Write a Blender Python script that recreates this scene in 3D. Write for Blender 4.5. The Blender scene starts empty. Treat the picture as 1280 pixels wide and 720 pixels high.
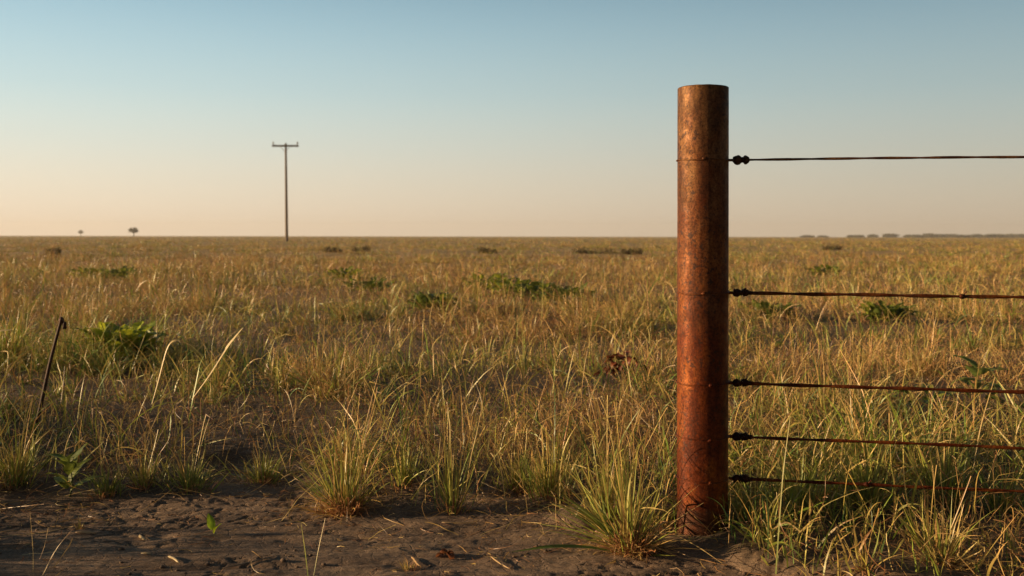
import bpy, math, random
import numpy as np
from mathutils import Vector, Matrix

# ------------------------------------------------------------------ camera, sky, sun, exposure
scene = bpy.context.scene
C = scene.collection
R = math.radians
F = 1280 * 35.0 / 36.0          # focal length in photo pixels
H = 0.74                        # eye height
HOR = 295.0                     # horizon row

cam_d = bpy.data.cameras.new("camera"); cam = bpy.data.objects.new("camera", cam_d); C.objects.link(cam)
cam_d.lens = 35; cam_d.sensor_width = 36
cam_d.shift_y = -65 / 1280
cam_d.clip_start = 0.05; cam_d.clip_end = 20000
cam.matrix_world = Matrix.Translation((0, 0, H)) @ Matrix.Rotation(R(90), 4, 'X') @ Matrix.Rotation(0.0016, 4, 'Z')
cam_d.dof.use_dof = True; cam_d.dof.focus_distance = 2.6; cam_d.dof.aperture_fstop = 6.3
scene.camera = cam

SUN_EL, SUN_AZ = 9.5, 2.0      # azimuth: degrees from due left towards the camera
w = bpy.data.worlds.new("World"); scene.world = w; w.use_nodes = True
nt = w.node_tree; bg = nt.nodes["Background"]
sky = nt.nodes.new("ShaderNodeTexSky"); sky.sky_type = 'NISHITA'; sky.sun_disc = False
sky.sun_elevation = R(SUN_EL); sky.sun_rotation = R(270 - SUN_AZ)
sky.altitude = 0; sky.air_density = 1.0; sky.dust_density = 1.2; sky.ozone_density = 1.6
# dusty evening air: a warm band of sky above the horizon, paler towards the sun
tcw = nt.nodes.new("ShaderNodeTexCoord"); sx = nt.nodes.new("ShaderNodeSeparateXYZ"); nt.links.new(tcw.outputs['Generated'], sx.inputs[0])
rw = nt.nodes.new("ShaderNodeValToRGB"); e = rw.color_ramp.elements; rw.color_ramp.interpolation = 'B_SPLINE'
SKY = [(0.0, (0.63, 0.50, 0.375)), (0.04, (0.62, 0.535, 0.41)), (0.085, (0.54, 0.545, 0.47)), (0.14, (0.42, 0.53, 0.52)), (0.23, (0.23, 0.39, 0.48)), (0.36, (0.08, 0.13, 0.16)), (1.0, (0.045, 0.065, 0.085))]  # last stops, above the view, are kept dim to cut fill light
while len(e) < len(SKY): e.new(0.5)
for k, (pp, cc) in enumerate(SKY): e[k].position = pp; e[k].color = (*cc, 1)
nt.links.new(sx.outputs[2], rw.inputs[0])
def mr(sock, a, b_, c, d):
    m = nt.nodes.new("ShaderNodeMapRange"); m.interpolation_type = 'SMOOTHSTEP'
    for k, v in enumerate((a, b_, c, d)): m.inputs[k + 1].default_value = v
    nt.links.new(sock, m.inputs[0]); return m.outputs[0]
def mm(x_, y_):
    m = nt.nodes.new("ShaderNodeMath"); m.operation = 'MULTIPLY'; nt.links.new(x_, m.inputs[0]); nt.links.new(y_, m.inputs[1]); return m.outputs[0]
side_o = mm(mm(mr(sx.outputs[0], -0.8, 0.7, 13.8, 7.8), mr(sx.outputs[0], 0.47, 0.95, 1.0, 0.35)), mr(sx.outputs[1], -0.5, 0.6, 0.35, 1.0))  # unseen sky far right and behind the camera dimmed to deepen shade
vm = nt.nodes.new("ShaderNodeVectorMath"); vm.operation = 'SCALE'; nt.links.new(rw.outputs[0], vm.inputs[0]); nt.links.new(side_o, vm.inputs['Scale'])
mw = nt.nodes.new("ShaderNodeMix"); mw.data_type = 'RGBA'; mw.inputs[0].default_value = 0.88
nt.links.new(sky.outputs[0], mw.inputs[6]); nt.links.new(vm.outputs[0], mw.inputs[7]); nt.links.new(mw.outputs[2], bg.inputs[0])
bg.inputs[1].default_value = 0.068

sd = bpy.data.lights.new("sun", 'SUN'); sun = bpy.data.objects.new("sun", sd); C.objects.link(sun)
sd.energy = 5.0; sd.angle = R(0.6); sd.color = (1.0, 0.70, 0.38)
tosun = Vector((-math.cos(R(SUN_AZ)) * math.cos(R(SUN_EL)), -math.sin(R(SUN_AZ)) * math.cos(R(SUN_EL)), math.sin(R(SUN_EL))))
sun.rotation_euler = tosun.to_track_quat('Z', 'Y').to_euler()
sun.location = tosun * 20

scene.view_settings.view_transform = 'Standard'
scene.view_settings.look = 'None'
scene.view_settings.exposure = 0.80
scene.view_settings.gamma = 1.0
scene.view_settings.use_curve_mapping = False
scene.render.engine = 'CYCLES'
scene.cycles.max_bounces = 6; scene.cycles.diffuse_bounces = 3; scene.cycles.transparent_max_bounces = 4

HAZE = 0.00045
scene.cycles.volume_bounces = 0

# ------------------------------------------------------------------ helpers
rng = np.random.default_rng(11)
random.seed(5)

def tag(o, label=None, cat=None, group=None, kind=None):
    if label: o['label'] = label
    if cat: o['category'] = cat
    if group: o['group'] = group
    if kind: o['kind'] = kind
    return o

def link(o, parent=None):
    C.objects.link(o)
    if parent: o.parent = parent
    return o

def empty(name, loc, rz=0):
    o = bpy.data.objects.new(name, None); C.objects.link(o)
    o.location = loc; o.rotation_euler = (0, 0, rz); o.empty_display_size = 0.05
    return o

def make_mesh(name, verts, faces, mat, parent=None, cols=None, smooth=True):
    """verts (N,3); faces list of int arrays each (M,k)"""
    verts = np.asarray(verts, dtype=np.float32)
    me = bpy.data.meshes.new(name)
    me.vertices.add(len(verts)); me.vertices.foreach_set('co', verts.ravel())
    if not isinstance(faces, list): faces = [faces]
    idx = np.concatenate([f.ravel() for f in faces]).astype(np.int32)
    tot = np.concatenate([np.full(len(f), f.shape[1]) for f in faces]).astype(np.int32)
    start = np.concatenate([[0], np.cumsum(tot)[:-1]]).astype(np.int32)
    me.loops.add(len(idx)); me.loops.foreach_set('vertex_index', idx)
    me.polygons.add(len(tot)); me.polygons.foreach_set('loop_start', start)
    try: me.polygons.foreach_set('loop_total', tot)
    except Exception: pass
    me.polygons.foreach_set('use_smooth', np.full(len(tot), smooth))
    if cols is not None:
        a = me.color_attributes.new('col', 'FLOAT_COLOR', 'POINT')
        c4 = np.ones((len(verts), 4), np.float32); c4[:, :3] = cols
        a.data.foreach_set('color', c4.ravel())
    me.update(calc_edges=True)
    me.materials.append(mat)
    o = bpy.data.objects.new(name, me)
    return link(o, parent)

def vhash(i, j, s):
    n = (i * 374761393 + j * 668265263 + s * 974711) & 0x7fffffff
    n = ((n ^ (n >> 13)) * 1274126177) & 0x7fffffff
    n = ((n ^ (n >> 15)) * 461845907) & 0x7fffffff
    return ((n ^ (n >> 16)) & 0xffff) / 65535.0

def vnoise(x, y, s=0):
    x = np.asarray(x, float); y = np.asarray(y, float)
    xi = np.floor(x).astype(np.int64); yi = np.floor(y).astype(np.int64)
    fx = x - xi; fy = y - yi
    fx = fx * fx * fx * (fx * (6 * fx - 15) + 10); fy = fy * fy * fy * (fy * (6 * fy - 15) + 10)
    a = vhash(xi, yi, s); b = vhash(xi + 1, yi, s); c = vhash(xi, yi + 1, s); d = vhash(xi + 1, yi + 1, s)
    return (a * (1 - fx) + b * fx) * (1 - fy) + (c * (1 - fx) + d * fx) * fy     # 0..1

def fbm(x, y, s=0, o=4):
    x = np.asarray(x, float); y = np.asarray(y, float)
    t = 0; a = 1; n = 0
    for k in range(o):
        t = t + a * vnoise(x, y, s + k * 17); n += a
        x, y = (x * 1.9 + y * 0.7) + 3.1, (y * 1.9 - x * 0.7) + 7.7; a *= 0.5
    return t / n

EDGE_X = [-9, -1.8, -1.43, -1.03, -0.7, -0.41, -0.085, 0.12, 0.39, 0.62, 1.1, 2.5, 9]
EDGE_Y = [2.75, 2.75, 2.80, 2.92, 3.02, 2.72, 2.72, 2.66, 2.42, 2.10, 1.95, 1.9, 1.8]
def edge_y(x): return np.interp(x, EDGE_X, EDGE_Y)

def grassiness(x, y):
    """0 bare soil .. 1 covered"""
    e = edge_y(x) + 0.28 * (fbm(np.asarray(x) * 3.2, np.asarray(y) * 3.2, 41, 3) - 0.5) + 0.35 * (vnoise(np.asarray(x) * 7, np.asarray(y) * 7, 43) - 0.5)
    g = np.clip((y - e) / 0.22, 0, 1)
    left = np.clip((-np.asarray(x) - 1.45 - 0.0 * y) / 0.3, 0, 1) * (0.10 + 0.55 * (vnoise(np.asarray(x) * 1.3, np.asarray(y) * 2.2, 5) > 0.42))
    return np.maximum(g, left)

def ground_h(x, y):
    x = np.asarray(x, float); y = np.asarray(y, float)
    return ground_0(x, y) - (GH_POST + 0.002) * np.exp(-((x - 0.485) ** 2 + (y - 2.50) ** 2) / 0.16 ** 2)

def ground_0(x, y):
    x = np.asarray(x, float); y = np.asarray(y, float)
    d = np.hypot(x, y)
    fade = 1 / (1 + (d / 40) ** 2)
    h = 0.07 * (fbm(x * 0.45, y * 0.45, 3, 3) - 0.5) * fade * np.clip((y - 2.6) / 2.0, 0, 1)
    near = np.clip(1.6 - d / 6.0, 0, 1)
    g = grassiness(x, y)
    h = h + near * (0.035 * (g * (0.6 + 0.8 * fbm(x * 3, y * 3, 77, 2))) - 0.012)
    # raised lips and shallow ruts of dried mud
    u = fbm(x * 2.6, y * 6.5, 91, 3)
    h = h + near * 0.016 * (np.abs(u - 0.5) * 2) ** 0.8 * (1 - 0.4 * g)
    h = h + near * 0.009 * (fbm(x * 9, y * 16, 12, 3) - 0.5)
    r = 1 - np.abs(fbm(x * 16, y * 28, 58, 3) - 0.5) * 2
    h = h - near * 0.006 * np.clip((r - 0.90) / 0.10, 0, 1) * (fbm(x * 3, y * 4, 9, 2) > 0.5) 
    h = h + near * 0.0028 * (fbm(x * 60, y * 60, 22, 3) - 0.5)
    return h

GH_POST = float(ground_0(0.485, 2.47))
PX, PY = 0.485, 2.53      # fence post centre
def at(px, py):
    """photo pixel of a point on the ground -> world x, y, z"""
    Z = F * H / (py - HOR)
    for _ in range(4):
        X = (px - 640) / F * Z
        h = float(ground_h(X, Z)); Z = F * (H - h) / (py - HOR)
    X = (px - 640) / F * Z
    return X, Z, float(ground_h(X, Z))

# ------------------------------------------------------------------ materials
def newmat(name):
    m = bpy.data.materials.new(name); m.use_nodes = True
    n = m.node_tree.nodes; b = n["Principled BSDF"]
    return m, m.node_tree, n, m.node_tree.links, b

def noise(n, l, vec, scale, detail=6, rough=0.6, dist=0.0):
    t = n.new("ShaderNodeTexNoise"); t.inputs['Scale'].default_value = scale
    t.inputs['Detail'].default_value = detail; t.inputs['Roughness'].default_value = rough
    t.inputs['Distortion'].default_value = dist
    if vec: l.new(vec, t.inputs['Vector'])
    return t.outputs['Fac']

def ramp(n, l, fac, stops):
    r = n.new("ShaderNodeValToRGB"); e = r.color_ramp.elements
    while len(e) < len(stops): e.new(0.5)
    for k, (p, c) in enumerate(stops):
        e[k].position = p; e[k].color = (*c, 1) if len(c) == 3 else c
    l.new(fac, r.inputs[0]); return r.outputs[0]

def mixc(n, l, fac, a, b, mode='MIX'):
    m = n.new("ShaderNodeMix"); m.data_type = 'RGBA'; m.blend_type = mode
    for sock, v in ((m.inputs[0], fac), (m.inputs[6], a), (m.inputs[7], b)):
        if isinstance(v, bpy.types.NodeSocket): l.new(v, sock)
        elif isinstance(v, (int, float)): sock.default_value = v
        else: sock.default_value = (*v, 1)
    return m.outputs[2]

def math_(n, l, op, a, b=0.0):
    m = n.new("ShaderNodeMath"); m.operation = op
    for k, v in enumerate((a, b)):
        if isinstance(v, bpy.types.NodeSocket): l.new(v, m.inputs[k])
        else: m.inputs[k].default_value = v
    return m.outputs[0]

def bump(n, l, h, strength, dist, bsdf, prev=None):
    b = n.new("ShaderNodeBump"); b.inputs['Strength'].default_value = strength; b.inputs['Distance'].default_value = dist
    l.new(h, b.inputs['Height'])
    if prev: l.new(prev, b.inputs['Normal'])
    if bsdf: l.new(b.outputs[0], bsdf.inputs['Normal'])
    return b.outputs[0]

def blade_material(name, transl=0.24, rough=0.42):
    m, t, n, l, b = newmat(name)
    a = n.new("ShaderNodeVertexColor"); a.layer_name = 'col'
    tc = n.new("ShaderNodeTexCoord")
    f = noise(n, l, tc.outputs['Object'], 90, 3)
    v = ramp(n, l, f, [(0.3, (0.72, 0.70, 0.66)), (0.7, (1.18, 1.15, 1.10))])
    c = mixc(n, l, 1.0, a.outputs['Color'], v, 'MULTIPLY')
    l.new(c, b.inputs['Base Color']); b.inputs['Roughness'].default_value = rough
    b.inputs['Specular IOR Level'].default_value = 0.40
    tr = n.new("ShaderNodeBsdfTranslucent"); l.new(c, tr.inputs['Color'])
    mx = n.new("ShaderNodeMixShader"); mx.inputs[0].default_value = transl
    l.new(b.outputs[0], mx.inputs[1]); l.new(tr.outputs[0], mx.inputs[2])
    l.new(mx.outputs[0], n["Material Output"].inputs['Surface'])
    return m
M_BLADE = blade_material("grass_blade")
M_LEAF = blade_material("broad_leaf", 0.4, 0.45)
M_FOL = blade_material("tree_foliage", 0.15, 0.7)

def soil_material():
    m, t, n, l, b = newmat("soil")
    g = n.new("ShaderNodeNewGeometry"); P = g.outputs['Position']
    sc = n.new("ShaderNodeVectorMath"); sc.operation = 'MULTIPLY'; sc.inputs[1].default_value = (1, 1.6, 1); l.new(P, sc.inputs[0])
    P2 = sc.outputs[0]
    base = ramp(n, l, noise(n, l, P2, 3.5, 8, 0.65), [(0.3, (0.11, 0.077, 0.057)), (0.5, (0.185, 0.13, 0.095)), (0.72, (0.30, 0.215, 0.15))])
    fine = ramp(n, l, noise(n, l, P, 160, 5, 0.7), [(0.3, (0.62, 0.60, 0.58)), (0.7, (1.35, 1.3, 1.22))])
    base = mixc(n, l, 1.0, base, fine, 'MULTIPLY')
    # damp / reddish crumbs
    red = ramp(n, l, noise(n, l, P2, 38, 5, 0.7), [(0.56, (0, 0, 0)), (0.68, (1, 1, 1))])
    base = mixc(n, l, math_(n, l, 'MULTIPLY', red, 0.45), base, (0.21, 0.105, 0.05))
    # litter covered soil where the grass grows (vertex attribute) and straw tone far off
    a = n.new("ShaderNodeVertexColor"); a.layer_name = 'col'
    sep = n.new("ShaderNodeSeparateColor"); l.new(a.outputs['Color'], sep.inputs[0])
    lit = ramp(n, l, noise(n, l, P, 60, 5, 0.75), [(0.3, (0.03, 0.022, 0.012)), (0.5, (0.08, 0.055, 0.028)), (0.7, (0.19, 0.125, 0.06))])
    base = mixc(n, l, math_(n, l, 'MULTIPLY', sep.outputs[0], 0.55), base, lit)
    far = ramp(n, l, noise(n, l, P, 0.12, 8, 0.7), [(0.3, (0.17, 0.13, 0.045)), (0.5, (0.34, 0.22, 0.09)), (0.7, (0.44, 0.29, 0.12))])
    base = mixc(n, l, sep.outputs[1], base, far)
    l.new(base, b.inputs['Base Color']); b.inputs['Roughness'].default_value = 0.9
    b.inputs['Specular IOR Level'].default_value = 0.2
    v = n.new("ShaderNodeTexVoronoi"); v.feature = 'DISTANCE_TO_EDGE'; v.inputs['Scale'].default_value = 14
    wob = n.new("ShaderNodeTexNoise"); wob.inputs['Scale'].default_value = 9; wob.inputs['Detail'].default_value = 5; l.new(P, wob.inputs['Vector'])
    ad = n.new("ShaderNodeVectorMath"); ad.operation = 'MULTIPLY_ADD'; ad.inputs[1].default_value = (0.16, 0.16, 0.16)
    l.new(wob.outputs['Color'], ad.inputs[0]); l.new(P2, ad.inputs[2]); l.new(ad.outputs[0], v.inputs['Vector'])
    crack = ramp(n, l, v.outputs['Distance'], [(0.0, (0, 0, 0)), (0.05, (1, 1, 1))])
    n1 = bump(n, l, crack, 0.55, 0.004, None)
    n2 = bump(n, l, noise(n, l, P2, 45, 8, 0.72), 0.7, 0.007, None, n1)
    bump(n, l, noise(n, l, P, 260, 5, 0.7), 0.7, 0.002, b, n2)
    return m
M_SOIL = soil_material()

def rust_material(name, z_top, dark=1.0, pits=True):
    m, t, n, l, b = newmat(name)
    tc = n.new("ShaderNodeTexCoord"); O = tc.outputs['Object']
    sp = n.new("ShaderNodeSeparateXYZ"); l.new(O, sp.inputs[0])
    st = n.new("ShaderNodeVectorMath"); st.operation = 'MULTIPLY'; st.inputs[1].default_value = (1, 1, 0.35); l.new(O, st.inputs[0])
    lo = ramp(n, l, noise(n, l, st.outputs[0], 14, 8, 0.7), [(0.3, (0.045 * dark, 0.009 * dark, 0.004 * dark)), (0.48, (0.21 * dark, 0.040 * dark, 0.0065 * dark)), (0.70, (0.50 * dark, 0.15 * dark, 0.022 * dark))])
    hi = ramp(n, l, noise(n, l, st.outputs[0], 17, 8, 0.7), [(0.3, (0.032 * dark, 0.014 * dark, 0.009 * dark)), (0.46, (0.165 * dark, 0.066 * dark, 0.024 * dark)), (0.68, (0.43 * dark, 0.215 * dark, 0.080 * dark))])
    zz = math_(n, l, 'DIVIDE', sp.outputs[2], z_top)
    zz = math_(n, l, 'ADD', zz, math_(n, l, 'MULTIPLY', math_(n, l, 'SUBTRACT', noise(n, l, O, 9, 5), 0.5), 0.9))
    k = ramp(n, l, zz, [(0.42, (0, 0, 0)), (0.95, (1, 1, 1))])
    c = mixc(n, l, k, lo, hi)
    sp_f = ramp(n, l, noise(n, l, O, 170, 4, 0.7), [(0.34, (0.35, 0.32, 0.30)), (0.60, (1.25, 1.25, 1.25))])
    c = mixc(n, l, 0.9, c, sp_f, 'MULTIPLY')
    if pits:
        sv = n.new("ShaderNodeVectorMath"); sv.operation = 'MULTIPLY'; sv.inputs[1].default_value = (1, 1, 0.06); l.new(O, sv.inputs[0])
        stk = ramp(n, l, noise(n, l, sv.outputs[0], 48, 5, 0.6), [(0.36, (0.50, 0.46, 0.44)), (0.56, (1.15, 1.15, 1.12))])
        c = mixc(n, l, 0.42, c, stk, 'MULTIPLY')
        blo = ramp(n, l, noise(n, l, O, 11, 4, 0.55, 0.6), [(0.42, (1, 1, 1)), (0.6, (0.62, 0.55, 0.55))])
        c = mixc(n, l, 0.45, c, blo, 'MULTIPLY')
        p = noise(n, l, O, 95, 3, 0.6)
        pm = noise(n, l, O, 8, 3, 0.6)
        pv = math_(n, l, 'ADD', p, math_(n, l, 'MULTIPLY', math_(n, l, 'SUBTRACT', pm, 0.5), 0.55))
        pk = ramp(n, l, pv, [(0.60, (0, 0, 0)), (0.66, (1, 1, 1))])
        c = mixc(n, l, math_(n, l, 'MULTIPLY', pk, 0.85), c, (0.035, 0.016, 0.012))
        # mud splashed on the foot
        zb = math_(n, l, 'ADD', sp.outputs[2], math_(n, l, 'MULTIPLY', noise(n, l, O, 30, 5), -0.09))
        mk = ramp(n, l, math_(n, l, 'MULTIPLY', zb, 10), [(0.0, (1, 1, 1)), (0.22, (0, 0, 0))])
        c = mixc(n, l, math_(n, l, 'MULTIPLY', mk, 0.6), c, (0.07, 0.035, 0.02))
    l.new(c, b.inputs['Base Color'])
    b.inputs['Metallic'].default_value = 0.4
    ro = ramp(n, l, noise(n, l, O, 40, 5), [(0.35, (0.42,) * 3), (0.65, (0.68,) * 3)])
    l.new(ro, b.inputs['Roughness']); b.inputs['Specular IOR Level'].default_value = 0.25
    n1 = bump(n, l, noise(n, l, O, 60, 8, 0.75), 0.40, 0.003, None)
    bump(n, l, noise(n, l, O, 320, 4, 0.7), 0.6, 0.0010, b, n1)
    return m
M_POST = rust_material("post_rust", 1.1, 0.62)
M_WIRE = rust_material("wire_rust", 1.1, 0.55, False)
M_KNOT = rust_material("knot_rust", 1.1, 0.20, False)

def plain(name, c0, c1, scale=20, rough=0.8, bs=0.3, stretch=(1, 1, 1)):
    m, t, n, l, b = newmat(name)
    tc = n.new("ShaderNodeTexCoord")
    st = n.new("ShaderNodeVectorMath"); st.operation = 'MULTIPLY'; st.inputs[1].default_value = stretch; l.new(tc.outputs['Object'], st.inputs[0])
    f = noise(n, l, st.outputs[0], scale, 6, 0.7)
    l.new(ramp(n, l, f, [(0.3, c0), (0.7, c1)]), b.inputs['Base Color']); b.inputs['Roughness'].default_value = rough
    bump(n, l, f, bs, 0.003, b)
    return m
M_WOOD = plain("weathered_wood", (0.09, 0.062, 0.042), (0.21, 0.15, 0.105), 3, 0.85, 0.3, (4, 4, 0.3))
M_CERAMIC = plain("insulator_glaze", (0.10, 0.085, 0.07), (0.17, 0.15, 0.13), 6, 0.4, 0.0)
M_BARK = plain("bark", (0.05, 0.037, 0.028), (0.11, 0.08, 0.06), 5, 0.9)
M_STICK = plain("dark_stick", (0.018, 0.009, 0.006), (0.085, 0.030, 0.018), 40, 0.75, 0.5, (1, 1, 0.3))
M_CLOD = plain("clod_soil", (0.075, 0.048, 0.034), (0.17, 0.11, 0.075), 60, 0.95, 0.5)

# ------------------------------------------------------------------ ground
def axis(lo, hi, fine, growth, far_lo, far_hi):
    a = list(np.arange(lo, hi, fine))
    s = fine
    while a[-1] < far_hi: s *= growth; a.append(a[-1] + s)
    s = fine; b = [lo]
    while b[-1] > far_lo: s *= growth; b.append(b[-1] - s)
    return np.array(b[::-1][:-1] + a)
gx = axis(-1.7, 1.6, 0.0055, 1.06, -1300, 1300)
gy = axis(1.95, 3.3, 0.0055, 1.05, -100, 1300)
GX, GY = np.meshgrid(gx, gy)
GZ = ground_h(GX, GY)
nx, ny = len(gx), len(gy)
ii = np.arange(nx * ny).reshape(ny, nx)
fc = np.stack([ii[:-1, :-1], ii[:-1, 1:], ii[1:, 1:], ii[1:, :-1]], -1).reshape(-1, 4)
cols = np.zeros((nx * ny, 3), np.float32)
cols[:, 0] = grassiness(GX, GY).ravel()
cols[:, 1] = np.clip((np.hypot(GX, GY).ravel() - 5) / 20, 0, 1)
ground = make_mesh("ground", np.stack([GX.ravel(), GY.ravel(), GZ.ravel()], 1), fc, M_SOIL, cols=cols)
tag(ground, kind='structure')

# ------------------------------------------------------------------ grass blades
STRAW = np.array([[0.58, 0.37, 0.13], [0.48, 0.30, 0.11], [0.66, 0.47, 0.20], [0.45, 0.24, 0.10], [0.54, 0.39, 0.14]])
GREEN = np.array([[0.145, 0.225, 0.035], [0.22, 0.29, 0.045], [0.085, 0.15, 0.035], [0.29, 0.33, 0.06], [0.12, 0.19, 0.055]])
OLIVE = np.array([[0.35, 0.33, 0.07], [0.43, 0.37, 0.10], [0.26, 0.27, 0.055]])
BROWN = np.array([[0.22, 0.105, 0.05], [0.30, 0.15, 0.07], [0.16, 0.075, 0.04]])

def pick(pal, n):
    c = 1.06 * pal[rng.integers(0, len(pal), n)] * rng.uniform(0.72, 1.22, (n, 1))
    return c * rng.uniform(0.93, 1.07, (n, 3))

def blades(base, phi, lean, bend, length, width, c0, c1, segs=5, kink=None, curl=0.0, twist=0.6, stem=False):
    n = len(base); s = np.linspace(0, 1, segs + 1)[None, :]; length = np.minimum(length, 0.43)
    th = lean[:, None] + bend[:, None] * s ** 1.4
    if kink is not None:
        ks = rng.uniform(0.3, 0.85, n)[:, None]
        th = th + kink[:, None] * (s > ks)
    ph = phi[:, None] + rng.normal(0, 1, (n, 1)) * curl * s + rng.normal(0, 0.12, (n, segs + 1)) * (curl > 0)
    dx = np.sin(th) * np.cos(ph); dy = np.sin(th) * np.sin(ph); dz = np.cos(th)
    d = np.stack([dx, dy, dz], -1)
    step = d[:, :-1] * (length[:, None, None] / segs)
    pos = np.concatenate([np.zeros((n, 1, 3)), np.cumsum(step, 1)], 1) + base[:, None, :]
    h = np.stack([-np.sin(ph), np.cos(ph), np.zeros_like(ph)], -1)
    nn = np.cross(d, h)
    tw = rng.normal(0, twist, (n, 1)) + rng.normal(0, twist * 0.8, (n, 1)) * s
    side = h * np.cos(tw)[..., None] + nn * np.sin(tw)[..., None]
    if stem: prof = np.ones_like(s) * 0.9
    else: prof = np.minimum(1.0, (1 - s) * 1.9 + 0.06) * (0.75 + 0.5 * np.sin(np.pi * np.minimum(s * 1.2, 1)) * 0.5)
    prof = prof * np.ones((n, 1)); 
    if not stem: prof[:, -1] = 0.05
    wv = side * (width[:, None] * prof)[..., None] * 0.5
    v = np.stack([pos - wv, pos + wv], 2).reshape(n, (segs + 1) * 2, 3)
    k = np.arange(segs)[None, :] * 2 + (np.arange(n) * (segs + 1) * 2)[:, None]
    f = np.stack([k, k + 1, k + 3, k + 2], -1).reshape(-1, 4)
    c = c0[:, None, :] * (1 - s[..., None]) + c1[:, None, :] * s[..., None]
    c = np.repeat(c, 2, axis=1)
    return v.reshape(-1, 3), f, c.reshape(-1, 3)

class Batch:
    def __init__(s): s.v = []; s.f = []; s.c = []; s.n = 0
    def add(s, vfc):
        v, f, c = vfc
        if not len(v): return
        s.v.append(v.astype(np.float32)); s.f.append((f + s.n).astype(np.int32)); s.c.append(c.astype(np.float32)); s.n += len(v)
    def build(s, name, mat, parent=None):
        return make_mesh(name, np.concatenate(s.v), np.concatenate(s.f), mat, parent, np.concatenate(s.c))

def U(a, b, n): return rng.uniform(a, b, n)

def front_low(x, y):
    """grass this side of the wires is trodden shorter"""
    return np.where((x > 0.42) & (y < 2.50 - 0.1736 * (x - PX)), 0.72, 1.0)

def dryness(x, y):
    d = fbm(x * 0.55, y * 0.55, 201, 3)
    d = d + 0.25 * (fbm(x * 2.3, y * 2.3, 231, 2) - 0.5)
    return np.clip((d - 0.5) * 4.8 + 0.18 + np.clip((y - 5.2) / 3.2, -0.42, 0.0) + np.clip((y - 5.2) / 14, 0, 0.34) - 0.3 * np.clip((x - 0.4) / 0.4, 0, 1) * np.clip((4.6 - y) / 1.2, 0, 1), 0.04, 0.93)

keep_out = []            # (x, y, r): footprints of the hand placed things
def thin(x, y):
    m = np.ones(len(x), bool)
    for kx, ky, kr in keep_out: m &= np.hypot(x - kx, y - ky) > kr
    return m

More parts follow.
